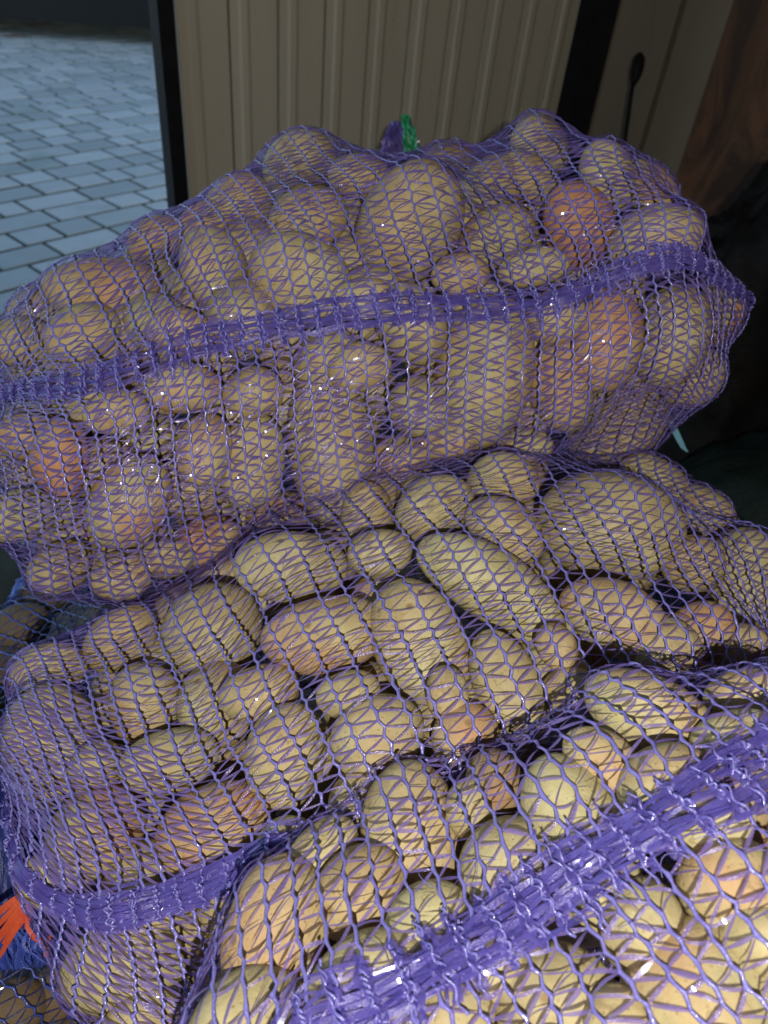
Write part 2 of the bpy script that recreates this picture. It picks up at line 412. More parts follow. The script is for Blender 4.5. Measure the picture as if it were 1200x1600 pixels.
def add_tubes(P, Nn, rad, sides, keep, closed):
    """P (k, m, 3) centre lines; flattened tubes lying on the surface"""
    k, m = P.shape[:2]
    T = (np.roll(P, -1, 1) - np.roll(P, 1, 1)) if closed else np.gradient(P, axis=1)
    T /= np.linalg.norm(T, axis=-1, keepdims=True) + 1e-9
    A = np.cross(T, Nn); A /= np.linalg.norm(A, axis=-1, keepdims=True) + 1e-9; B = np.cross(A, T)
    th = np.linspace(0, 2 * PI, sides, endpoint=False)
    V = P[:, :, None] + rad[..., None, None] * (np.cos(th)[:, None] * A[:, :, None] + .7 * np.sin(th)[:, None] * B[:, :, None])
    idx = np.arange(k * m * sides).reshape(k, m, sides)
    nxt = np.roll(idx, -1, 1); ok = keep & np.roll(keep, -1, 1)
    if not closed: ok[:, -1] = False
    F = np.stack([idx, np.roll(idx, -1, 2), np.roll(nxt, -1, 2), nxt], -1)[ok].reshape(-1, 4)
    return V.reshape(-1, 3), F

def add_strips(P, Wd, keep):
    """P, Wd (k, m, 3): k ribbons of m stations"""
    P, Wd = P[keep], Wd[keep]; k, m = P.shape[:2]; V = np.stack([P - Wd, P + Wd], 2); idx = np.arange(k * m * 2).reshape(k, m, 2)
    F = np.stack([idx[:, :-1, 0], idx[:, :-1, 1], idx[:, 1:, 1], idx[:, 1:, 0]], -1).reshape(-1, 4)
    return V.reshape(-1, 3), F

def fast_mesh(name, V, F, material, parent, smooth=True):
    used = np.unique(F); remap = np.full(len(V), -1); remap[used] = np.arange(len(used)); V = V[used]; F = remap[F]
    me = bpy.data.meshes.new(name); me.vertices.add(len(V)); me.vertices.foreach_set('co', V.astype(np.float32).ravel())
    me.loops.add(F.size); me.loops.foreach_set('vertex_index', F.astype(np.int32).ravel()); me.polygons.add(len(F))
    me.polygons.foreach_set('loop_start', np.arange(0, F.size, F.shape[1], dtype=np.int32))
    if smooth: me.polygons.foreach_set('use_smooth', np.ones(len(F), bool))
    me.materials.append(material); me.update(calc_edges=True); me.validate()
    return link(bpy.data.objects.new(name, me), parent)

def knit(s, parent, pitch=.017, step=.0062, mats=('chain', 'tape', 'band'), others=(), shear=((0, 9), (0, 0), 100), chain_r=.00090, tape_w=.00046, flare=(1, 1), dups=1, band=.015, seam_span=None, ribbons=170, wob=1.0):
    """chain stitches running round the sack, tape yarns zigzagging between them, and the gathered seam"""
    nc = int(s.len / pitch) - 1; nk = int(s.circ / step) // 2 * 2
    i = (np.arange(nc) + .8)[:, None] * pitch / s.DX; j = np.arange(nk)[None, :] * (s.nu / nk)
    wr = smooth_field((nc, nk), (9, 10), 1.5 * wob) + smooth_field((nc, nk), (22, 26), .7 * wob); wc = smooth_field((nc, nk), (10, 12), 2.2 * wob) + smooth_field((nc, nk), (24, 30), .9 * wob)
    alt = np.where(np.arange(nk) % 2 == 0, 1, -1)[None, :]
    zig = np.minimum(.30, (.11 + .0 * i)) * pitch / s.DX * .5
    c0 = s.seam(i.mean()) if hasattr(s, 'seam') else 0
    r = i + wr + zig * alt * (1 + .3 * rng.normal(size=(nc, nk))) + np.interp(i, *shear[:2]) * np.interp(np.mod(j - c0, s.nu), [0, shear[2], s.nu * .75, s.nu], [0, shear[2], 0, 0])
    c = j + wc + .22 * rng.normal(size=(nc, nk))
    def dead(X):
        d = np.zeros(X.shape[:-1], bool)
        for o in others: d |= o.lf.inside(X, .95)
        return d
    # chains: two stations per knot, thick at the knot
    r2 = np.empty((nc, nk * 2)); c2 = np.empty_like(r2); r2[:, ::2] = r; c2[:, ::2] = c
    r2[:, 1::2] = (r + np.roll(r, -1, 1)) / 2; cn = np.roll(c, -1, 1).copy(); cn[:, -1] += s.nu; c2[:, 1::2] = (c + cn) / 2
    lift = .0024 + .0004 * rng.normal(size=r2.shape)
    P, n = s.at(r2, c2, lift)
    rad = 1.2 * np.where(np.arange(nk * 2) % 2 == 0, 1.2, .9)[None, :] * chain_r * (1 + .15 * rng.normal(size=r2.shape))
    V, F = add_tubes(P, n, rad, 6, ~dead(P), True)
    tag(fast_mesh('chain_stitches', V, F, M[mats[0]], parent), kind='stuff')
    # tapes
    m = 6; t = np.linspace(0, 1, m)
    A0, A1 = (r[:-1], c[:-1]), (r[1:], c[1:])
    par = (np.arange(nk) % 2 == 0)
    RS, CS = [], []
    for sh in (0, 1) * dups:                       # zig and zag: even knot of one chain to odd knots of the next
        rb = np.roll(A1[0], -1 if sh == 0 else 1, 1); cb = np.roll(A1[1], -1 if sh == 0 else 1, 1).copy()
        if sh == 0: cb[:, -1] += s.nu
        else: cb[:, 0] -= s.nu
        RS.append(np.stack([A0[0][:, par], rb[:, par]], -1).reshape(-1, 2)); CS.append(np.stack([A0[1][:, par], cb[:, par]], -1).reshape(-1, 2))
    R2, C2 = np.concatenate(RS), np.concatenate(CS); k = len(R2)
    Rr = R2[:, :1] * (1 - t) + R2[:, 1:] * t + np.sin(t * PI) * (.14 + .25 * (dups - 1)) * rng.normal(size=(k, 1)); Cc = C2[:, :1] * (1 - t) + C2[:, 1:] * t + np.sin(t * PI) * (.20 + .5 * (dups - 1)) * rng.normal(size=(k, 1))
    P, n = s.at(Rr, Cc, .0024 + np.sin(t * PI)[None] * rng.normal(size=(k, 1)) * .0006)
    T = np.gradient(P, axis=1); T /= np.linalg.norm(T, axis=-1, keepdims=True) + 1e-9
    A = np.cross(n, T); ph = (rng.normal(size=(k, 1)) * .4 + rng.normal(size=(k, 1)) * .6 * (t - .5))[..., None]
    wd = (.00024 + np.sin(t * PI) ** .7 * tape_w * np.clip(rng.normal(1, .28, (k, 1)), .5, 2))[..., None]
    Wd = (np.cos(ph) * A + np.sin(ph) * n) * wd
    V, F = add_strips(P, Wd, ~dead(P).any(1) & (rng.random(k) > .006))
    tag(fast_mesh('tape_yarns', V, F, M[mats[1]], parent), kind='stuff')
    # stray fibres: fine loose filaments lying over the net
    q = 260; t = np.linspace(0, 1, 9)
    r0 = rng.uniform(10, s.ns - 10, (q, 1)); c1 = rng.uniform(0, s.nu, (q, 1)); an = rng.normal(0, .8, (q, 1)); ln = rng.uniform(4, 16, (q, 1)); cv = rng.normal(0, 4, (q, 1))
    P, n = s.at(r0 + t * ln * np.cos(an) - cv * t * (1 - t) * np.sin(an), c1 + t * ln * np.sin(an) + cv * t * (1 - t) * np.cos(an), .002 + .004 * np.abs(rng.normal(size=(q, 1))) * np.sin(t * PI)[None])
    V, F = add_tubes(P, n, np.full((q, 9), .00022), 3, ~dead(P).any(1)[:, None] & np.ones((q, 9), bool), False)
    tag(fast_mesh('stray_fibres', V, F, M[mats[0]], parent), kind='stuff')
    if not band: return
    # gathered seam: many long flat yarns laid side by side, bound by thick chain stitches
    lo, hi = seam_span; b = band / s.DX
    m = 44; t = np.linspace(0, 1, m); q = ribbons
    st = rng.uniform(lo - 20, hi - 8, (q, 1)); ln = rng.uniform(16, 62, (q, 1)); Rr = np.clip(st + t * ln, lo, hi)
    off = (rng.beta(1.5, 1.5, (q, 1)) * 2 - 1) * b
    off = off + .55 * np.sin(t * ln * rng.uniform(.10, .34, (q, 1)) + rng.uniform(0, 6, (q, 1))) + rng.normal(0, 1.3, (q, 1)) * (t - .5) * 2
    width = (1 + .25 * np.sin(Rr * .11 + 1.0) * np.sin(Rr * .043)) * np.interp(Rr, [lo, hi], flare)
    Cc = s.seam(Rr) + off * width
    P, n = s.at(Rr, Cc, .0022 + .0028 * rng.random((q, 1)) * (1 - (off / (b * 1.5)) ** 2).clip(0, 1) + .0008 * np.sin(t * ln * rng.uniform(.2, .6, (q, 1)) + rng.uniform(0, 6, (q, 1))))
    P[:, 1:-1] = (P[:, :-2] + 2 * P[:, 1:-1] + P[:, 2:]) / 4; P[:, 1:-1] = (P[:, :-2] + 2 * P[:, 1:-1] + P[:, 2:]) / 4
    T = np.gradient(P, axis=1); T /= np.linalg.norm(T, axis=-1, keepdims=True) + 1e-9; A = np.cross(n, T)
    ph = (rng.normal(0, .25, (q, 1)) + .35 * np.sin(t * ln * rng.uniform(.08, .3, (q, 1)) + rng.uniform(0, 6, (q, 1))))[..., None]
    wd = rng.uniform(.0005, .0019, (q, 1))[..., None] * (.5 + .5 * np.sin(t * PI) ** .5 + .22 * np.sin(t * ln * rng.uniform(.2, .5, (q, 1)) + rng.uniform(0, 6, (q, 1))))[..., None]
    V, F = add_strips(P, (np.cos(ph) * A + np.sin(ph) * n) * wd, ~dead(P).any(1))
    sb = tag(fast_mesh('seam_band', V, F, M[mats[2]], parent), kind='stuff')
    # cross stitches of the seam: doubled, looping chains
    rows = np.arange(lo, hi, pitch / s.DX)
    m = 40; t = np.linspace(-1.2, 1.2, m); PS, NS, RS_ = [], [], []
    for dup in range(2):
        k = len(rows)
        rr = rows[:, None] + rng.normal(0, .45, (k, 1)) + rng.normal(0, .35, (k, 1)) * t + (.22 + .2 * rng.random((k, 1))) * np.sin(t * rng.uniform(8, 13, (k, 1)) + rng.uniform(0, 6, (k, 1)))
        cc = s.seam(rr) + t * b * np.interp(rows, [lo, hi], flare)[:, None] * (1 + .22 * rng.normal(size=(k, 1)))
        P, n = s.at(rr, cc, .0062 * (1 - (t / 1.5) ** 2) + .0012 * np.sin(t * rng.uniform(8, 20, (k, 1)) + rng.uniform(0, 6, (k, 1))))
        PS.append(P); NS.append(n); RS_.append(np.abs(1 + .3 * np.sin(t * rng.uniform(10, 24, (k, 1)) + rng.uniform(0, 6, (k, 1)))) * .00075)
    RB, WB = [], []
    for dup in range(3):
        k = len(rows)
        rr = rows[:, None] + rng.normal(0, .5, (k, 1)) + .5 * np.sin(t * rng.uniform(4, 9, (k, 1)) + rng.uniform(0, 6, (k, 1)))
        cc = s.seam(rr) + t * .95 * b * np.interp(rows, [lo, hi], flare)[:, None]
        P, n = s.at(rr, cc, .0055 * (1 - (t / 1.5) ** 2) + .0008 * np.sin(t * rng.uniform(6, 14, (k, 1)) + rng.uniform(0, 6, (k, 1))))
        T = np.gradient(P, axis=1); T /= np.linalg.norm(T, axis=-1, keepdims=True) + 1e-9; A = np.cross(n, T); ph = (.9 * np.sin(t * rng.uniform(4, 12, (k, 1)) + rng.uniform(0, 6, (k, 1))))[..., None]
        RB.append(P); WB.append((np.cos(ph) * A + np.sin(ph) * n) * rng.uniform(.0009, .0022, (k, 1, 1)))
    P = np.concatenate(RB); V, F = add_strips(P, np.concatenate(WB), ~dead(P).any(1)); tag(fast_mesh('seam_gather', V, F, M[mats[2]], sb), kind='stuff')
    P = np.concatenate(PS); V, F = add_tubes(P, np.concatenate(NS), np.concatenate(RS_), 5, ~dead(P), False)
    tag(fast_mesh('seam_stitches', V, F, M[mats[0]], sb), kind='stuff')

# ------------------------------------------------------------------ potatoes
def potato_mesh(rad):
    nu_, nv = 28, 17
    v = np.linspace(0, PI, nv)[1:-1]; u = np.linspace(0, 2 * PI, nu_, endpoint=False)
    D = np.stack([np.cos(v)[:, None] * np.ones(nu_), np.sin(v)[:, None] * np.cos(u), np.sin(v)[:, None] * np.sin(u)], -1).reshape(-1, 3)
    D = np.vstack([D, [1, 0, 0], [-1, 0, 0]])
    k = np.ones(len(D))
    for f in range(5):
        a = rng.normal(size=3); a *= rng.uniform(1.2, 3.4) / np.linalg.norm(a); k += rng.uniform(.010, .028) * np.sin(D @ a + rng.uniform(0, 6))
    for f in range(rng.integers(2, 6)):       # shallow eyes
        a = rng.normal(size=3); a /= np.linalg.norm(a); k -= .045 * np.exp(-(1 - D @ a) / .02)
    V = D * k[:, None] * rad
    V[:, 1] += rng.normal(0, .05) * V[:, 0] ** 2 / rad[0]            # a slight bend
    F = []
    for i in range(nv - 3):
        for j in range(nu_): F.append((i * nu_ + j, i * nu_ + (j + 1) % nu_, (i + 1) * nu_ + (j + 1) % nu_, (i + 1) * nu_ + j))
    a, b = len(D) - 2, len(D) - 1
    F += [(a, (j + 1) % nu_, j) for j in range(nu_)]; q = (nv - 3) * nu_
    F += [(b, q + j, q + (j + 1) % nu_) for j in range(nu_)]
    me = bpy.data.meshes.new('potato'); me.from_pydata(V.tolist(), [], F); me.materials.append(M['potato']); me.shade_smooth(); me.update(); return me
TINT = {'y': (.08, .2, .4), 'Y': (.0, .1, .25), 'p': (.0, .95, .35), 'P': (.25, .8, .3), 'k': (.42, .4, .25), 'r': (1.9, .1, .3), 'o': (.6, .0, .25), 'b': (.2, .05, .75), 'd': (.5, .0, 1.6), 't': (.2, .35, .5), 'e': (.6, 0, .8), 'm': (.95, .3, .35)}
def potato(c, R, rad, tint, label, group):
    o = bpy.data.objects.new('potato', potato_mesh(rad))
    X = np.array(R).T
    if np.linalg.det(X) < 0: X[:, 2] *= -1
    o.matrix_world = Matrix(((*X[0], c[0]), (*X[1], c[1]), (*X[2], c[2]), (0, 0, 0, 1)))
    COL.objects.link(o); tag(o, label, 'potato', group)
    j = rng.uniform(.8, 1.2, 3); b, p, st = TINT[tint]; o['soil_and_shade'] = float({'d': .8, 'e': .45}.get(tint, 0) * rng.uniform(.85, 1.1))  # 'd' darkens the whole skin, painting in the low sack's shade
    o['blush'] = float(b * j[0] + .04); o['paleness'] = float(min(1, p * j[1])); o['stain'] = float(min(1, st * j[2]))
    return o
# ------------------------------------------------------------------ ground and paved yard
gz = -.03
g = mesh_obj('ground', [(-300, -300, gz), (300, -300, gz), (300, 300, gz), (-300, 300, gz)], [(0, 1, 2, 3)], M['soil_and_shade'], None, False); tag(g, kind='structure')
pv = MB(); pv.box((-3.0, 6.5, -.0145), (4.6, 0, 0), (0, 6.0, 0), (0, 0, .0095))
yard = tag(pv.build('paved_yard', M['soil_and_shade'], None, False), kind='structure')
ang = math.radians(53); du, dv = np.array([math.cos(ang), math.sin(ang), 0]), np.array([-math.sin(ang), math.cos(ang), 0])
ROW, o0 = .165, np.array([-1.40, 2.55, 0.0])
pav = []
for r in range(-17, 34):
    x = -4.0 + rng.uniform(0, .3)
    while x < 8.5:
        L_ = rng.choice([.125, .175, .175, .25, .29]); pav.append((r, x, L_)); x += L_
near, far = [], []
for r, x, L_ in pav:
    c = o0 + du * (x + L_ / 2) + dv * (r * ROW)
    if not (-7.3 < c[0] < -.72 and .8 < c[1] < 12.2) or (c[0] > -1.0 and c[1] < 1.2): continue
    px, py, z = proj(c)
    vis = z > 0 and -70 < px < 345 and 10 < py < 560
    (near if vis else far).append((c, L_, z))
near.sort(key=lambda q: q[2]); far += near[300:]; near = near[:300]
pm = {}
def paver_shape(L_):
    m = MB(); m.box((0, 0, -.02), (L_ / 2 - .008, 0, 0), (0, ROW / 2 - .0115, 0), (0, 0, .02), .004); return m
for c, L_, z in near:
    k = round(float(L_), 3)
    o = bpy.data.objects.new('paver', pm[k]) if k in pm else paver_shape(L_).build('paver', M['paver'], None, False)
    if k in pm: COL.objects.link(o)
    pm[k] = o.data; o.parent = yard; o.location = (c[0], c[1], rng.normal(0, .001)); o.rotation_euler = (rng.normal(0, .003), rng.normal(0, .003), ang + rng.normal(0, .006))
    o['tone'] = float(np.clip(rng.normal(.6, .33), 0, 1)); o['warm'] = float(.75 if rng.random() < .018 else 0)
fm = MB()
for c, L_, z in far: fm.box((c[0], c[1], -.02), du * (L_ / 2 - .008), dv * (ROW / 2 - .0115), (0, 0, .02), .004)
o = tag(fm.build('outer_pavers', M['paver'], yard, False), kind='stuff'); o['tone'] = .6; o['warm'] = 0.0

# ------------------------------------------------------------------ shed: ribbed wall, posts, brown wall, rusty sheet, added roof and walls that block sky light
def strip_wall(root, p, q, n, z0, z1, material, name, gap=.006, rib=True, face=None):
    """vertical sheet strips between plan points p and q, each with a folded lip"""
    p, q = np.array([*p, 0.0]), np.array([*q, 0.0]); L_ = np.linalg.norm(q - p); d = (q - p) / L_; nrm = np.array([d[1], -d[0], 0])
    w = L_ / n
    for i in range(n):
        a, b = i * w + gap / 2, (i + 1) * w - gap / 2
        prof = [(a, -.012), (a, 0), (a + .016, .0005), (a + .022, .0035), (a + .034, .0035), (a + .042, .0005), (b - .003, .0), (b, -.012)] if rib else [(a, -.02), (a, -.003), (a + .004, .002), (b - .004, .002), (b, -.003), (b, -.02)]
        o_ = rng.normal(0, .0012)
        V = [p + d * s + nrm * (t + o_) + np.array([0, 0, z]) for z in (z0, z1) for s, t in prof]; k = len(prof)
        F = [(j, (j + 1) % k, k + (j + 1) % k, k + j) for j in range(k)] + [tuple(range(k))[::-1], tuple(range(k, 2 * k))]
        mesh_obj(name, V, F, material, root, False)
    bm_ = MB(); c_ = (p + q) / 2 - nrm * .03 + np.array([0, 0, (z0 + z1) / 2]); bm_.box(c_, d * L_ / 2, nrm * .008, np.array([0, 0, (z1 - z0) / 2 - .01])); bm_.build('backing', material, root, False)
P1, P2, P3, P4 = (-.487, 1.60), (.352, 2.204), (.655, 2.13), (1.02, 1.72)
w1 = empty('ribbed_wall', (0, 0, 0), 'beige ribbed sheet wall behind the sacks, framed by two black posts', 'wall')
strip_wall(w1, P1, P2, 10, .02, 2.28, M['panel'], 'sheet_strip', gap=.003)
def post(xy, wx, wy, rot, parent):
    m = MB(); c, s_ = math.cos(rot), math.sin(rot)
    m.box((xy[0], xy[1], 1.14), (c * wx, s_ * wx, 0), (-s_ * wy, c * wy, 0), (0, 0, 1.14), .004); return m.build('frame_post', M['black_metal'], parent, False)
post((-.508, 1.58), .015, .025, math.atan2(.58, .805), w1)
post((.372, 2.19), .040, .03, math.atan2(.58, .805), w1)
m = MB()                                     # rail at the foot and the head of the sheet
for z in (.05, 2.25): m.box(((P1[0] + P2[0]) / 2 - .02, (P1[1] + P2[1]) / 2 + .03, z), ((P2[0] - P1[0]) / 2, (P2[1] - P1[1]) / 2, 0), (.015 * -.58, .015 * .81, 0), (0, 0, .03))
m.build('frame_rail', M['black_metal'], w1, False)
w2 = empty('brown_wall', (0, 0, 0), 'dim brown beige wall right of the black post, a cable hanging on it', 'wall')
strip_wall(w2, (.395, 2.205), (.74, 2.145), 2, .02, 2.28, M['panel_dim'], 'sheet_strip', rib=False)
w3 = empty('rusty_sheet', (0, 0, 0), 'rust brown sheet wall in the upper right corner', 'wall')
strip_wall(w3, (.655, 2.10), P4, 2, .02, 2.28, M['rust'], 'sheet_strip', gap=.003, rib=False)
strip_wall(w3, (1.03, 1.70), (1.25, -1.0), 5, .02, 2.28, M['rust'], 'sheet_strip', gap=.003, rib=False)
m = MB()
for i in range(14): m.box((.21, -1.35 + i * .29, 2.335), (1.07, 0, 0), (0, .143, 0), (0, 0, .012))
rf = tag(m.build('sky_block_roof', M['sky_block'], None, False), kind='structure')  # unseen roof, added to keep the blue sky light off the sacks

for nm_, c_, ax, ay in (('sky_block_side', (-.80, -.70, 1.16), (.03, 0, 0), (0, .70, 0)), ('sky_block_rear', (.22, -1.43, 1.16), (1.05, 0, 0), (0, .03, 0))):
    m = MB(); m.box(c_, ax, ay, (0, 0, 1.16)); tag(m.build(nm_, M['sky_block'], None, False), kind='structure')  # unseen walls, added to limit the daylight that reaches the sacks

# cable with a plug, hanging on the brown wall
cb = empty('hanging_cable', un(985, 150, 1.70), 'thin black cable with a thick end hanging on the brown wall', 'cable')
inv = Matrix.Translation(-Vector(cb.location))
def under(o, root): o.parent = root; o.matrix_parent_inverse = Matrix.Translation(-Vector(root.location)); return o
P = [un(x, y, d) for x, y, d in ((990, 128, 1.71), (986, 150, 1.71), (982, 180, 1.72), (977, 215, 1.73), (973, 250, 1.74), (969, 300, 1.74), (966, 350, 1.74))]
m = MB(); m.tube(P, .0045, 6); under(m.build('cord', M['black_plastic']), cb)
m = MB(); m.tube([un(1000, 84, 1.70), un(999, 92, 1.70), un(996, 108, 1.70), un(992, 124, 1.71), un(990, 132, 1.71)], [.006, .013, .014, .011, .006], 8); under(m.build('plug', M['black_plastic']), cb)

# ------------------------------------------------------------------ dark things at the right
def lump(name, c, r, material, seed, amp=.12, res=40, fold=9.0, squash=None):
    v = np.linspace(0, PI, res)[1:-1]; u = np.linspace(0, 2 * PI, res * 2, endpoint=False)
    D = np.stack([np.sin(v)[:, None] * np.cos(u), np.sin(v)[:, None] * np.sin(u), np.cos(v)[:, None] * np.ones(len(u))], -1)
    k = np.array([[1 + amp * (mnoise.noise(Vector(d) * 1.6 + Vector((seed, 0, 0))) + .45 * abs(mnoise.noise(Vector(d) * fold * .5 + Vector((0, seed, 0)))) + .2 * mnoise.noise(Vector(d) * fold)) for d in row] for row in D])
    V = D * k[..., None] * np.array(r) + np.array(c); a, b = V.shape[:2]
    V[..., 2] = np.maximum(V[..., 2], 0.003)
    idx = np.arange(a * b).reshape(a, b)
    F = np.stack([idx[:-1], idx[1:], np.roll(idx, -1, 1)[1:], np.roll(idx, -1, 1)[:-1]], -1).reshape(-1, 4).tolist() + [tuple(range(b)), tuple(range((a - 1) * b, a * b))[::-1]]
    return mesh_obj(name, V.reshape(-1, 3), F, material)
tag(lump('plastic_sack', (.66, 1.42, .40), (.26, .24, .47), M['black_plastic'], 3, .30, 48, 12), 'bulging black plastic sack at the right edge below the rusty sheet', 'sack')
tag(lump('tarpaulin', (.66, .92, .22), (.27, .34, .38), M['dark_green'], 8, .16), 'crumpled blackish green tarpaulin to the right of the sacks', 'tarpaulin')
bk = empty('bucket', (.735, 1.20, .60), 'pale grey plastic bucket at the right picture edge, mostly cut off', 'bucket')
def lathe(m, c, prof, k=28):
    th = np.linspace(0, 2 * PI, k, endpoint=False); V = [(c[0] + r * math.cos(t), c[1] + r * math.sin(t), c[2] + z) for r, z in prof for t in th]
    m.add(V, [(i * k + j, i * k + (j + 1) % k, (i + 1) * k + (j + 1) % k, (i + 1) * k + j) for i in range(len(prof) - 1) for j in range(k)])
m = MB(); lathe(m, bk.location, [(.001, .002), (.078, .002), (.082, .01), (.098, .25), (.094, .25), (.078, .012), (.001, .012)]); under(m.build('shell', M['bucket']), bk)
m = MB(); lathe(m, bk.location, [(.099, .232), (.106, .234), (.106, .256), (.093, .256)]); under(m.build('rim', M['bucket']), bk)
m = MB(); m.ribbon([un(x, y, .93) for x, y in ((1038, 650), (1046, 660), (1054, 672), (1061, 686), (1068, 700), (1074, 706))], np.outer([1, 1.2, 1.1, 1, .8, .3], RT) * .0042)
m.tube([un(x, y, .932) for x, y in ((1020, 628), (1030, 640), (1040, 653))], .003, 5)
tag(m.build('twine', M['cyan_yarn']), 'short pale blue twine end lying on the dark tarpaulin', 'twine')

# ------------------------------------------------------------------ black vehicle beyond the yard
car = empty('parked_car', (-3.0, 8.0, 0), 'black vehicle parked beyond the paving, only its dark lower side in view', 'car')
cdir = np.array([.955, .296, 0]); cn = np.array([cdir[1], -cdir[0], 0]); cc = np.array([-3.15, 7.80, 0.0])
side = [(-2.1, .30), (-2.15, .62), (-2.0, .86), (-1.15, .95), (-.5, 1.42), (.75, 1.45), (1.45, .98), (2.05, .9), (2.15, .6), (2.1, .22), (1.75, .13), (-1.7, .13)]
k = len(side); V = [cc + cdir * x + cn * y + np.array([0, 0, z]) for y in (-.84, .84) for x, z in side]
F = [(j, (j + 1) % k, k + (j + 1) % k, k + j) for j in range(k)] + [tuple(range(k))[::-1], tuple(range(k, 2 * k))]
body = mesh_obj('body', V, F, M['carpaint'], None, False); under(body, car)
for x in (-1.3, 1.3):
    for y in (-.78, .78):
        c = cc + cdir * x + cn * y + np.array([0, 0, .31])
        m = MB(); th = np.linspace(0, 2 * PI, 28, endpoint=False)
        ring = [(r, s_) for r, s_ in ((.2, -.1), (.29, -.1), (.31, -.07), (.31, .07), (.29, .1), (.2, .1))]
        m.add([c + cn * s_ * 1.0 + r * (math.cos(t) * cdir + math.sin(t) * np.array([0, 0, 1])) for r, s_ in ring for t in th], [(i * 28 + j, i * 28 + (j + 1) % 28, (i + 1) * 28 + (j + 1) % 28, (i + 1) * 28 + j) for i in range(5) for j in range(28)])
        ty = under(m.build('wheel', M['rubber']), car)
        m = MB(); m.add([c + cn * s_ * np.sign(y) + r * (math.cos(t) * cdir + math.sin(t) * np.array([0, 0, 1])) for r, s_ in ((.2, .08), (.12, .095), (.01, .09)) for t in th], [(i * 28 + j, i * 28 + (j + 1) % 28, (i + 1) * 28 + (j + 1) % 28, (i + 1) * 28 + j) for i in range(2) for j in range(28)])
        m.build('rim', M['black_metal'], ty)
V = [cc + cdir * x + cn * y + np.array([0, 0, z]) for y in (.845,) for x, z in ((-1.0, .98), (-.47, 1.36), (.7, 1.39), (1.25, 1.0))]
under(mesh_obj('window', V + [v - cn * .004 for v in V], [(0, 1, 2, 3), (7, 6, 5, 4), (0, 4, 5, 1), (1, 5, 6, 2), (2, 6, 7, 3), (3, 7, 4, 0)], M['black_plastic'], None, False), car)

# platform of old timber that the lower sacks lie on (mostly out of sight)
m = MB()
for i in range(7): m.box((.08 + .0, -.12 + i * .19, .19), (.62, 0, 0), (0, .088, 0), (0, 0, .012), .003)
for x in (-.45, .1, .62): m.box((x, .45, .09), (.04, 0, 0), (0, .66, 0), (0, 0, .085))
tag(m.build('platform', M['wood'], None, False), kind='structure')
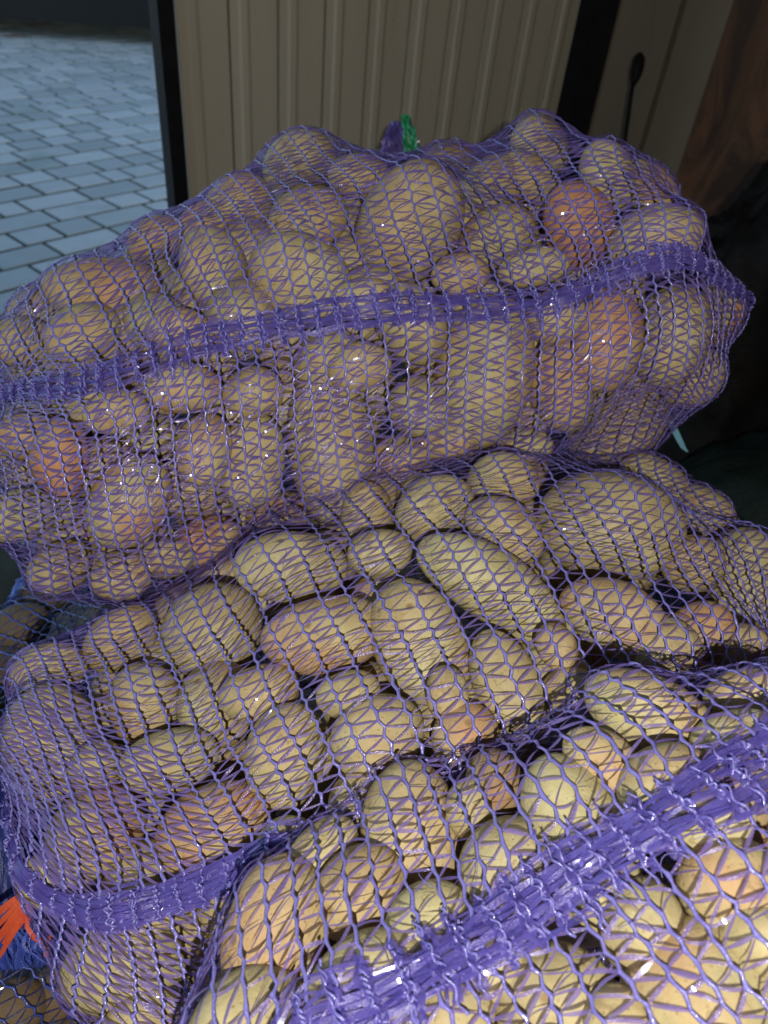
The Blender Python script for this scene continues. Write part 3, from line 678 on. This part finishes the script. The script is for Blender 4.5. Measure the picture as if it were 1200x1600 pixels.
# ------------------------------------------------------------------ the three sacks and what is in them
# potatoes: x, y, half length, half width, turn (on the photograph's grid, laid onto the sack's surface), colour, label
TOP = [
 (468,252,56,38,20,'p','pale potato humping up the top sack rim below the beige panel, left end'),
 (372,322,50,38,35,'t','potato under bunched purple net on the upper left slope of the top sack'),
 (482,340,58,42,10,'t','dull tan potato just below the leftmost hump of the top sack rim'),
 (640,355,92,75,62,'y','largest round ochre potato in the middle of the top sack upper side'),
 (470,435,78,60,-25,'p','pale oval potato right above the seam, left of the top sack centre'),
 (334,418,60,48,110,'o','orange tinged potato upright on the left half of the top sack upper side'),
 (163,455,84,48,10,'k','long pinkish tan potato near the outer left edge of the top sack'),
 (128,522,54,40,30,'t','small tan potato touching the seam at the far left of the top sack'),
 (282,515,48,30,0,'t','low potato squeezed against the seam on the left of the top sack'),
 (34,538,44,38,20,'t','potato at the left picture edge just above the blue seam of the top sack'),
 (842,230,46,38,120,'y','potato forming the highest peak of the top sack beside the black post'),
 (826,280,50,32,150,'t','tan potato directly under the highest peak of the top sack'),
 (948,276,50,37,110,'p','pale upright potato on the right shoulder of the top sack rim'),
 (905,352,60,49,100,'r','reddest potato, bright orange red and round, in the top sack'),
 (1022,373,64,47,15,'P','pale greenish potato right of the reddest one, above the seam end'),
 (1022,285,46,30,-45,'k','dim potato under thick net on the steep right slope of the top sack'),
 (762,300,56,42,30,'b','brownish potato left of the highest peak under dense purple net'),
 (775,372,58,44,20,'b','brown potato between the largest round one and the reddest one'),
 (832,418,50,28,5,'y','flat ochre potato below the reddest one, pressed on the seam'),
 (560,275,44,30,0,'t','dim potato on the top sack rim just left below the green tie'),
 (695,262,46,32,10,'e','dark reddish potato under dense net right of the green tie'),
 (245,372,46,28,30,'t','potato on the top sack outline between black post and grey paving'),
 (565,468,44,28,10,'p','small pale potato touching the seam at the middle of the top sack'),
 (320,345,40,26,30,'k','pinkish potato in bunched net right beside the foot of the black post'),
 (60,480,46,28,40,'t','potato on the top sack outline against the paving at far left'),
 (718,430,40,28,0,'b','small brown potato above the dark hole by the seam of the top sack'),
 (752,587,112,74,80,'y','biggest potato of the top sack front, upright and smooth, right of the dark gap'),
 (876,600,72,49,95,'k','pinkish potato right beside the biggest upright one on the top sack front'),
 (944,535,72,48,85,'o','orange brown upright potato in the right half of the top sack front'),
 (868,498,44,40,10,'b','brown potato tucked below the seam above the pinkish upright one'),
 (965,662,78,58,35,'y','plump ochre potato at the lower right bulge of the top sack'),
 (1046,525,75,54,75,'t','tall tan potato right of the orange brown one under the seam'),
 (1122,490,48,38,70,'o','potato filling the right hand corner of the top sack under the seam'),
 (1083,592,45,36,40,'Y','small yellow potato at the lower right edge of the top sack'),
 (516,692,114,62,94,'Y','longest upright yellow potato on the top sack front, left of the dark gap'),
 (394,722,70,46,80,'p','pale yellow potato left of the longest upright one'),
 (396,614,44,36,10,'y','small ochre potato beneath the seam, above a pale yellow one'),
 (626,722,48,40,0,'t','tan potato below the dark gap at the bottom of the top sack front'),
 (562,572,46,36,20,'y','potato under the seam, right of the longest upright yellow one'),
 (285,606,54,37,0,'o','shiny golden orange potato peeping out just below the seam at left'),
 (92,716,56,40,90,'m','rosy pink potato near the left end of the top sack front'),
 (203,785,72,54,60,'k','large tan potato with pink cheek at the lower left of the top sack'),
 (318,706,56,42,80,'P','greenish yellow potato in the left half of the top sack front'),
 (32,805,52,38,20,'Y','yellow potato at the left picture edge under the rosy pink one'),
 (97,888,46,37,30,'y','potato at the lowest left corner of the top sack'),
 (192,900,46,36,10,'y','ochre potato on the bottom edge of the top sack at left'),
 (322,845,52,36,20,'o','orange tan potato low on the top sack above the bunched dark net'),
 (437,806,46,33,10,'m','red skinned potato low on the top sack, left of the longest yellow one'),
 (180,642,46,32,10,'b','brown potato in shade just below the seam at left'),
 (40,682,42,32,20,'b','brown potato at the left picture edge right under the blue seam'),
 (262,872,40,30,10,'b','small brown potato on the bottom edge between two ochre ones'),
 (700,690,42,26,10,'k','pinkish potato at the bottom fold left under the biggest upright one'),
 (800,700,56,28,10,'t','tan potato in the bunched net along the bottom fold of the top sack'),
]
MIDDLE = [
 (455,886,82,52,-3,'Y','smooth yellow potato at the top of the middle sack, left of centre'),
 (593,866,46,36,10,'y','small ochre potato between the smooth yellow one and the top sack fold'),
 (332,985,75,66,30,'y','big round yellow potato in the upper left of the middle sack'),
 (502,995,92,55,8,'k','broad brownish pink potato at the centre left of the middle sack'),
 (655,1006,98,66,115,'P','large pale greenish potato at the very centre of the middle sack'),
 (775,920,124,52,-35,'p','longest potato of the middle sack, pale and slanting down to the right'),
 (676,795,60,46,20,'y','ochre potato just under the deep fold between top and middle sacks'),
 (785,750,52,40,0,'P','greenish potato wedged under the top sack right of the fold'),
 (792,826,62,40,-40,'b','brown potato behind the longest slanting one'),
 (955,826,100,78,-10,'y','largest round potato of the middle sack, below the top sack right half'),
 (1024,756,56,35,-35,'y','potato on the upper right outline of the middle sack'),
 (1096,802,46,35,-40,'k','dim pinkish potato on the right outline under folded net'),
 (962,965,84,52,-25,'k','rosy tan potato below the largest round one'),
 (1036,1012,52,45,0,'t','round tan potato by the front sack upper right edge'),
 (1162,905,76,60,90,'Y','yellow potato at the right picture edge of the middle sack'),
 (1082,880,46,42,10,'b','brown potato in dense net between the largest and the right edge one'),
 (1095,985,46,40,30,'o','dull orange potato low in the right corner of the middle sack'),
 (795,1075,88,48,115,'y','upright ochre potato directly right below the pale greenish centre one'),
 (590,1150,70,58,30,'b','brown potato below the pale greenish centre one'),
 (727,1150,50,44,40,'o','golden potato half sunk behind the front sack edge'),
 (450,1178,76,58,80,'P','greenish upright potato in the lower middle of the middle sack'),
 (570,1246,56,46,10,'y','ochre potato just above the front sack purple edge'),
 (340,1300,86,66,20,'o','big orange potato above the lower seam of the middle sack'),
 (150,1305,74,62,20,'m','pink cheeked potato at the lower left of the middle sack'),
 (84,1166,90,66,98,'P','big pale green yellow potato at the left end of the middle sack'),
 (226,1096,60,52,90,'k','round pinkish brown potato right of the big left end one'),
 (268,1190,70,44,10,'y','ochre potato between the pinkish brown and the big orange one'),
 (78,1046,52,36,10,'b','brown potato on the upper left outline of the middle sack'),
 (190,1000,55,42,30,'t','tan potato beneath the blue bunched net at upper left'),
 (405,1088,58,42,10,'t','tan potato in shade below the broad brownish pink one'),
 (88,1372,50,38,-20,'t','dim potato in the lower left corner beside the orange ribbon'),
 (450,1325,48,44,30,'p','pale potato right of the big orange one, at the front sack edge'),
 (196,1508,86,60,0,'Y','yellow potato alone under the lower seam at bottom left'),
 (230,1420,60,34,0,'y','potato hidden behind the lower seam of the middle sack'),
 (228,1590,60,36,0,'y','shaded potato at the bottom picture edge below the lone yellow one'),
 (892,1085,46,38,10,'k','small rosy potato by the front sack edge right of the upright ochre one'),
 (700,1085,40,30,90,'b','brown potato in the gap between two upright pale ones'),
 (545,1085,46,34,10,'t','tan potato under the broad brownish pink one, at its right'),
 (870,1010,36,28,-60,'b','brown potato in the gap at the foot of the longest slanting one'),
 (1145,1010,46,30,20,'t','tan potato above the far right of the front sack edge'),
 (150,1200,40,34,50,'y','small potato between the big left end one and pink cheeked one'),
]
FRONT = [
 (642,1300,94,70,100,'P','pale upright potato at the upper left hump of the front sack'),
 (802,1366,82,74,20,'Y','round golden potato left of centre above the front sack seam'),
 (905,1295,104,68,125,'p','large pale slanting potato in the middle of the front sack'),
 (1008,1115,86,56,-15,'P','pale potato making the highest hump of the front sack'),
 (1048,1236,72,60,30,'k','pinkish yellow potato directly above the seam at right'),
 (1160,1158,68,42,15,'p','pale flat potato at the right picture edge above the seam'),
 (938,1186,55,38,-30,'k','small rosy potato under the highest hump of the front sack'),
 (776,1225,46,40,90,'e','dark reddish brown potato in shade behind the large slanting one'),
 (1165,1085,56,35,10,'t','dim tan potato at the right edge in bunched purple net'),
 (432,1450,94,70,70,'k','pinkish potato at the left end of the front sack'),
 (560,1392,70,56,40,'t','tan potato under dense slanting yarns on the left of the front sack'),
 (672,1440,64,50,20,'p','pale potato left above the seam beside the round golden one'),
 (582,1532,86,62,10,'Y','yellow potato at the bottom left of the front sack'),
 (388,1588,84,56,10,'Y','bright yellow potato at the bottom picture edge, leftmost in the front sack'),
 (870,1562,86,70,20,'Y','brightest yellow potato right beneath the front sack seam'),
 (1002,1450,64,56,60,'y','ochre potato below the seam between the brightest and the spotted ones'),
 (1092,1556,104,94,30,'k','largest potato of the front sack, pinkish pale, bottom right'),
 (1142,1384,76,62,20,'o','yellow potato with a brown spot at the right edge below the seam'),
 (755,1500,64,52,20,'y','potato mostly covered by the front sack seam near its lower end'),
 (945,1392,54,42,30,'p','pale potato covered by the wide part of the front sack seam'),
 (1110,1290,60,40,30,'p','pale potato behind the upper part of the front sack seam'),
 (1190,1470,46,52,90,'y','potato cut by the right picture edge beside the largest one'),
 (700,1590,64,44,10,'y','yellow potato at the bottom picture edge under the seam end'),
 (965,1592,46,40,10,'b','brown potato in the dark gap left of the largest one'),
 (735,1262,40,34,80,'y','small ochre potato behind the round golden one'),
 (505,1330,54,38,35,'t','tan potato along the purple left shoulder of the front sack'),
]

A = Sack(Loft([-0.0451, 0.7329, 0.826], 18, 4, [-.42, -.28, -.14, 0, .14, .27, .352],
    [[-0.0003, -0.1013, 0.1882, 0.1566], [0.0187, -0.0691, 0.2343, 0.17], [-0.0538, -0.0375, 0.2488, 0.17], [-0.0799, -0.0085, 0.2643, 0.1643],
     [-0.0771, -0.0043, 0.2712, 0.155], [-0.0258, 0.0323, 0.2638, 0.17], [0.0384, -0.0158, 0.231, 0.17]]))
B = Sack(Loft([0.0762, 0.422, 0.6507], 24, 2, [-.36, -.24, -.12, 0, .12, .24, .38],
    [[-0.0238, 0.0156, 0.2203, 0.0991], [0.0392, -0.0131, 0.2672, 0.1179], [0.021, 0.0061, 0.283, 0.1422], [0.0007, 0.0029, 0.292, 0.1583],
     [-0.0025, -0.0033, 0.2918, 0.17], [-0.0175, -0.0148, 0.2781, 0.155], [-0.023, -0.0272, 0.2351, 0.123]]))
KC = .94          # the front sack lies a little nearer the lens than the middle one
Cc = Sack(Loft(CAM + KC * (np.array([0.0536, 0.0562, 0.7004]) - CAM), 30, 6, KC * np.array([-.26, -.14, -.02, .1, .22, .34, .44]),
    KC * np.array(
    [[0.1004, 0.0019, 0.1765, 0.062], [0.0776, -0.0005, 0.1922, 0.0704], [0.0299, 0.003, 0.2156, 0.0923], [0.0103, -0.0083, 0.2074, 0.1082],
     [0.0107, 0.0323, 0.1977, 0.1205], [-0.0237, 0.0122, 0.1819, 0.1172], [-0.0698, -0.0098, 0.175, 0.1142]])))
sacks = [
 (A, TOP, 'top', [], [(-40, 640), (0, 622), (90, 592), (200, 570), (300, 558), (400, 538), (500, 505), (600, 488), (700, 470), (800, 452), (950, 443), (1060, 436), (1150, 432)],
  'purple net sack of potatoes lying uppermost, in front of the beige ribbed panel', dict(shear=((100, 170, 236, 266), (-.24, -.15, -.04, .08), 110), step=.0048, band=.0125, flare=(1.5, .9), ribbons=150, tape_w=.00048, dups=2)),
 (B, MIDDLE, 'middle', [A, Cc], [(70, 1400), (130, 1425), (200, 1425), (300, 1395), (400, 1350), (470, 1325)],
  'purple net sack of potatoes sandwiched beneath the uppermost sack and behind the nearest one', dict(shear=((50, 80, 113, 143, 167, 195), (-.31, -.2, -.12, -.03, .07, .15), 120), step=.0049, band=.0125, tape_w=.00056, ribbons=110)),
 (Cc, FRONT, 'front', [], [(500, 1600), (600, 1555), (700, 1500), (790, 1445), (860, 1395), (940, 1345), (1000, 1310), (1100, 1250), (1200, 1192)],
  'purple net sack of potatoes nearest the viewer with a broad shiny seam', dict(shear=((120, 140, 157, 172, 195), (.28, .2, .12, .06, .14), 80), step=.0053, band=.016, chain_r=.00088, tape_w=.0007, ribbons=190, pitch=.0158)),
]
D = Sack(Loft([-.36, .36, .36], 66, 0, [-.46, -.3, -.1, .1, .3, .44], [[0, 0, .19, .13], [0, 0, .21, .15], [0, .01, .22, .155], [0, .01, .22, .155], [0, .02, .21, .15], [0, .02, .18, .12]]))
DARK = [(30, 980, 44, 36, 20, 'd', 'potato coloured dark for the shade at the left edge under the blue strap'), (60, 905, 40, 30, 0, 'd', 'reddish dark potato left below the lowest corner of the uppermost sack'),
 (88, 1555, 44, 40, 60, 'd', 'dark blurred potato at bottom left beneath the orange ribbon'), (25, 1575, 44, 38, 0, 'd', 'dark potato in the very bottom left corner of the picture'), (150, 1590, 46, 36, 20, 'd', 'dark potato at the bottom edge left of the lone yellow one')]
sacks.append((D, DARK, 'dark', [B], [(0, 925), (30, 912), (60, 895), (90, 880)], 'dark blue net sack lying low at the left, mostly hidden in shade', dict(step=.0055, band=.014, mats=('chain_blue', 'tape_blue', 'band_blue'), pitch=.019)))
for s, lst, nm, oth, seam, label, kw in sacks:
    grp = 'potatoes in the %s net sack' % nm
    k = {'top': 1.19, 'middle': 1.2, 'front': 1.26}.get(nm, 1.15)
    for px, py, a, b, an, tint, lab in lst:
        c, R, rad = s.place(px, py, a * k, b * k, an, lift=float(rng.normal(.001, .0025)), avoid=[A, Cc] if s is B else ())
        o = potato(c, R, rad, tint, lab, grp)
        if s is A: o['blush'] += .16; o['paleness'] *= .6
for s, lst, nm, oth, seam, label, kw in sacks:
    for c, R, rad in s.fill([A, Cc] if s is B else ([B, A] if s is D else []), {'top': 1300, 'middle': 620, 'front': 420, 'dark': 60}[nm], (.008, .022, .045, .08)):
        potato(c, R, rad, rng.choice(list('ytbk' if s is not D else 'd')), 'potato deep inside the %s sack, seen only through gaps between others' % {'top': 'uppermost', 'middle': 'sandwiched', 'front': 'nearest', 'dark': 'dark blue'}[nm], 'potatoes deep in the %s net sack' % nm)
for s, lst, nm, oth, seam, label, kw in sacks:
    s.drape()
    lo, hi = s.seam_from(seam)
    root = empty('net_sack', s.lf.O, label, 'sack', 'purple net sacks of potatoes in the stack')
    span = (2, s.ns - 3) if nm != 'middle' else (2, hi + 6)
    n0 = len(bpy.data.objects)
    knit(s, None, others=oth, seam_span=span, **kw)
    for o in [o for o in bpy.data.objects if o.name.split('.')[0] in ('chain_stitches', 'tape_yarns', 'stray_fibres', 'seam_band') and o.parent is None]:
        o.parent = root; o.matrix_parent_inverse = Matrix.Translation(-Vector(root.location))

# ------------------------------------------------------------------ loose ends: neck and orange ribbon of the low sack, green tied neck behind the top sack
def yarns(name, pts0, pts1, count, material, width, parent=None, wave=.006, lift=None, bow=.0):
    """flat yarns fanning from one edge (pts0) to another (pts1)"""
    m = MB(); a0, a1 = (np.array(p) for p in pts0); b0, b1 = (np.array(p) for p in pts1); t = np.linspace(0, 1, 14)[:, None]
    view = ((a0 + b0) / 2 - CAM); view /= np.linalg.norm(view)
    for i in range(count):
        f, g_ = rng.random(), rng.random(); f2 = np.clip(.7 * f + .3 * g_, 0, 1)
        p, q = a0 + (a1 - a0) * f, b0 + (b1 - b0) * f2; d = q - p; sd = np.cross(d, view); sd /= np.linalg.norm(sd) + 1e-9
        P = p + d * t + sd * wave * np.sin(t * rng.uniform(5, 14) + rng.uniform(0, 6)) * rng.uniform(.2, 1) - view * (rng.uniform(0, .012) + bow * np.sin(t * PI) * rng.uniform(.6, 1.2))
        ph = rng.normal(0, .6) + 1.2 * np.sin(t * rng.uniform(2, 7) + rng.uniform(0, 6))
        m.ribbon(P, (np.cos(ph) * sd + np.sin(ph) * view) * width * rng.uniform(.5, 1.2))
    return m.build(name, material, parent)
droot = [o for o in bpy.data.objects if o.get('label', '').startswith('dark blue net sack')][0]
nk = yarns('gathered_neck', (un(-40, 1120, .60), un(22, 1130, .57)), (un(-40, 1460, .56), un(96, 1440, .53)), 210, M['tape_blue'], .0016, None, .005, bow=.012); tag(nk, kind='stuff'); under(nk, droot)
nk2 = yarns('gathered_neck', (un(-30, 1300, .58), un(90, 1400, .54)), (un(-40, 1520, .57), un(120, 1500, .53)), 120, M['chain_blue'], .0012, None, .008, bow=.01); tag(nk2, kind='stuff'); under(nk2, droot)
ob = empty('orange_ribbon', un(40, 1420, .49), 'bright orange tie ribbon with a frayed knot end at the lower left edge', 'ribbon')
def rib(pts, wd, twist=.0):
    m = MB(); P = np.array([un(*p) for p in pts]); T = np.gradient(P, axis=0); v = P - CAM; s_ = np.cross(T, v); s_ /= np.linalg.norm(s_, axis=1)[:, None]; vn = v / np.linalg.norm(v, axis=1)[:, None]
    a = np.linspace(-twist, twist, len(P))[:, None]; m.ribbon(P, (np.cos(a) * s_ + np.sin(a) * vn) * np.array(wd)[:, None]); return m
for pts, wd in (([(54, 1388, .49), (40, 1394, .487), (20, 1408, .485), (0, 1424, .487), (-30, 1446, .49)], [.0008, .0018, .0022, .0024, .002]),
                ([(54, 1390, .488), (44, 1402, .484), (28, 1424, .482), (10, 1450, .484), (-14, 1482, .488)], [.0008, .0018, .0024, .0026, .0024]),
                ([(54, 1389, .489), (42, 1399, .486), (24, 1417, .484), (4, 1438, .486), (-22, 1464, .489)], [.0008, .0016, .0019, .0018, .0016]),
                ([(54, 1390, .487), (47, 1407, .484), (34, 1433, .482), (18, 1463, .484), (-2, 1496, .488)], [.0008, .0015, .0017, .0018, .0015]),
                ([(53, 1391, .486), (46, 1412, .483), (38, 1432, .482), (22, 1452, .484), (6, 1476, .488)], [.001, .002, .0026, .0028, .002]),
                ([(53, 1389, .485), (52, 1408, .482), (44, 1430, .481), (42, 1448, .482), (52, 1464, .483), (64, 1470, .484)], [.0014, .0018, .0015, .0013, .0016, .002])):
    under(rib(pts, wd, .5).build('ribbon_strand', M['orange_yarn']), ob)
mm = MB()
for i in range(9):
    f = i / 8; m_ = rib([(60, 1467 + 3 * f, .484), (70, 1468 + 8 * f, .482), (80 - 8 * f, 1464 + 30 * f, .482 + .002 * rng.random())], [.0008, .0013, .0016], rng.normal(0, .5)); mm.add(m_.V[0], m_.F)
under(mm.build('frayed_end', M['orange_yarn']), ob)
F_ = empty('net_sack', un(625, 235, 1.15), 'purple net neck tied with green yarn poking up behind the uppermost sack', 'sack', 'purple net sacks of potatoes in the stack')
n1 = yarns('gathered_neck', (un(585, 262, 1.16), un(668, 262, 1.16)), (un(612, 192, 1.13), un(636, 190, 1.13)), 120, M['tape'], .003, None, .006, bow=.02); tag(n1, kind='stuff'); under(n1, F_)
n2 = yarns('green_tie', (un(634, 240, 1.12), un(654, 240, 1.12)), (un(628, 178, 1.11), un(638, 182, 1.11)), 46, M['green_yarn'], .0022, None, .004, bow=.008); tag(n2, kind='stuff'); under(n2, F_)
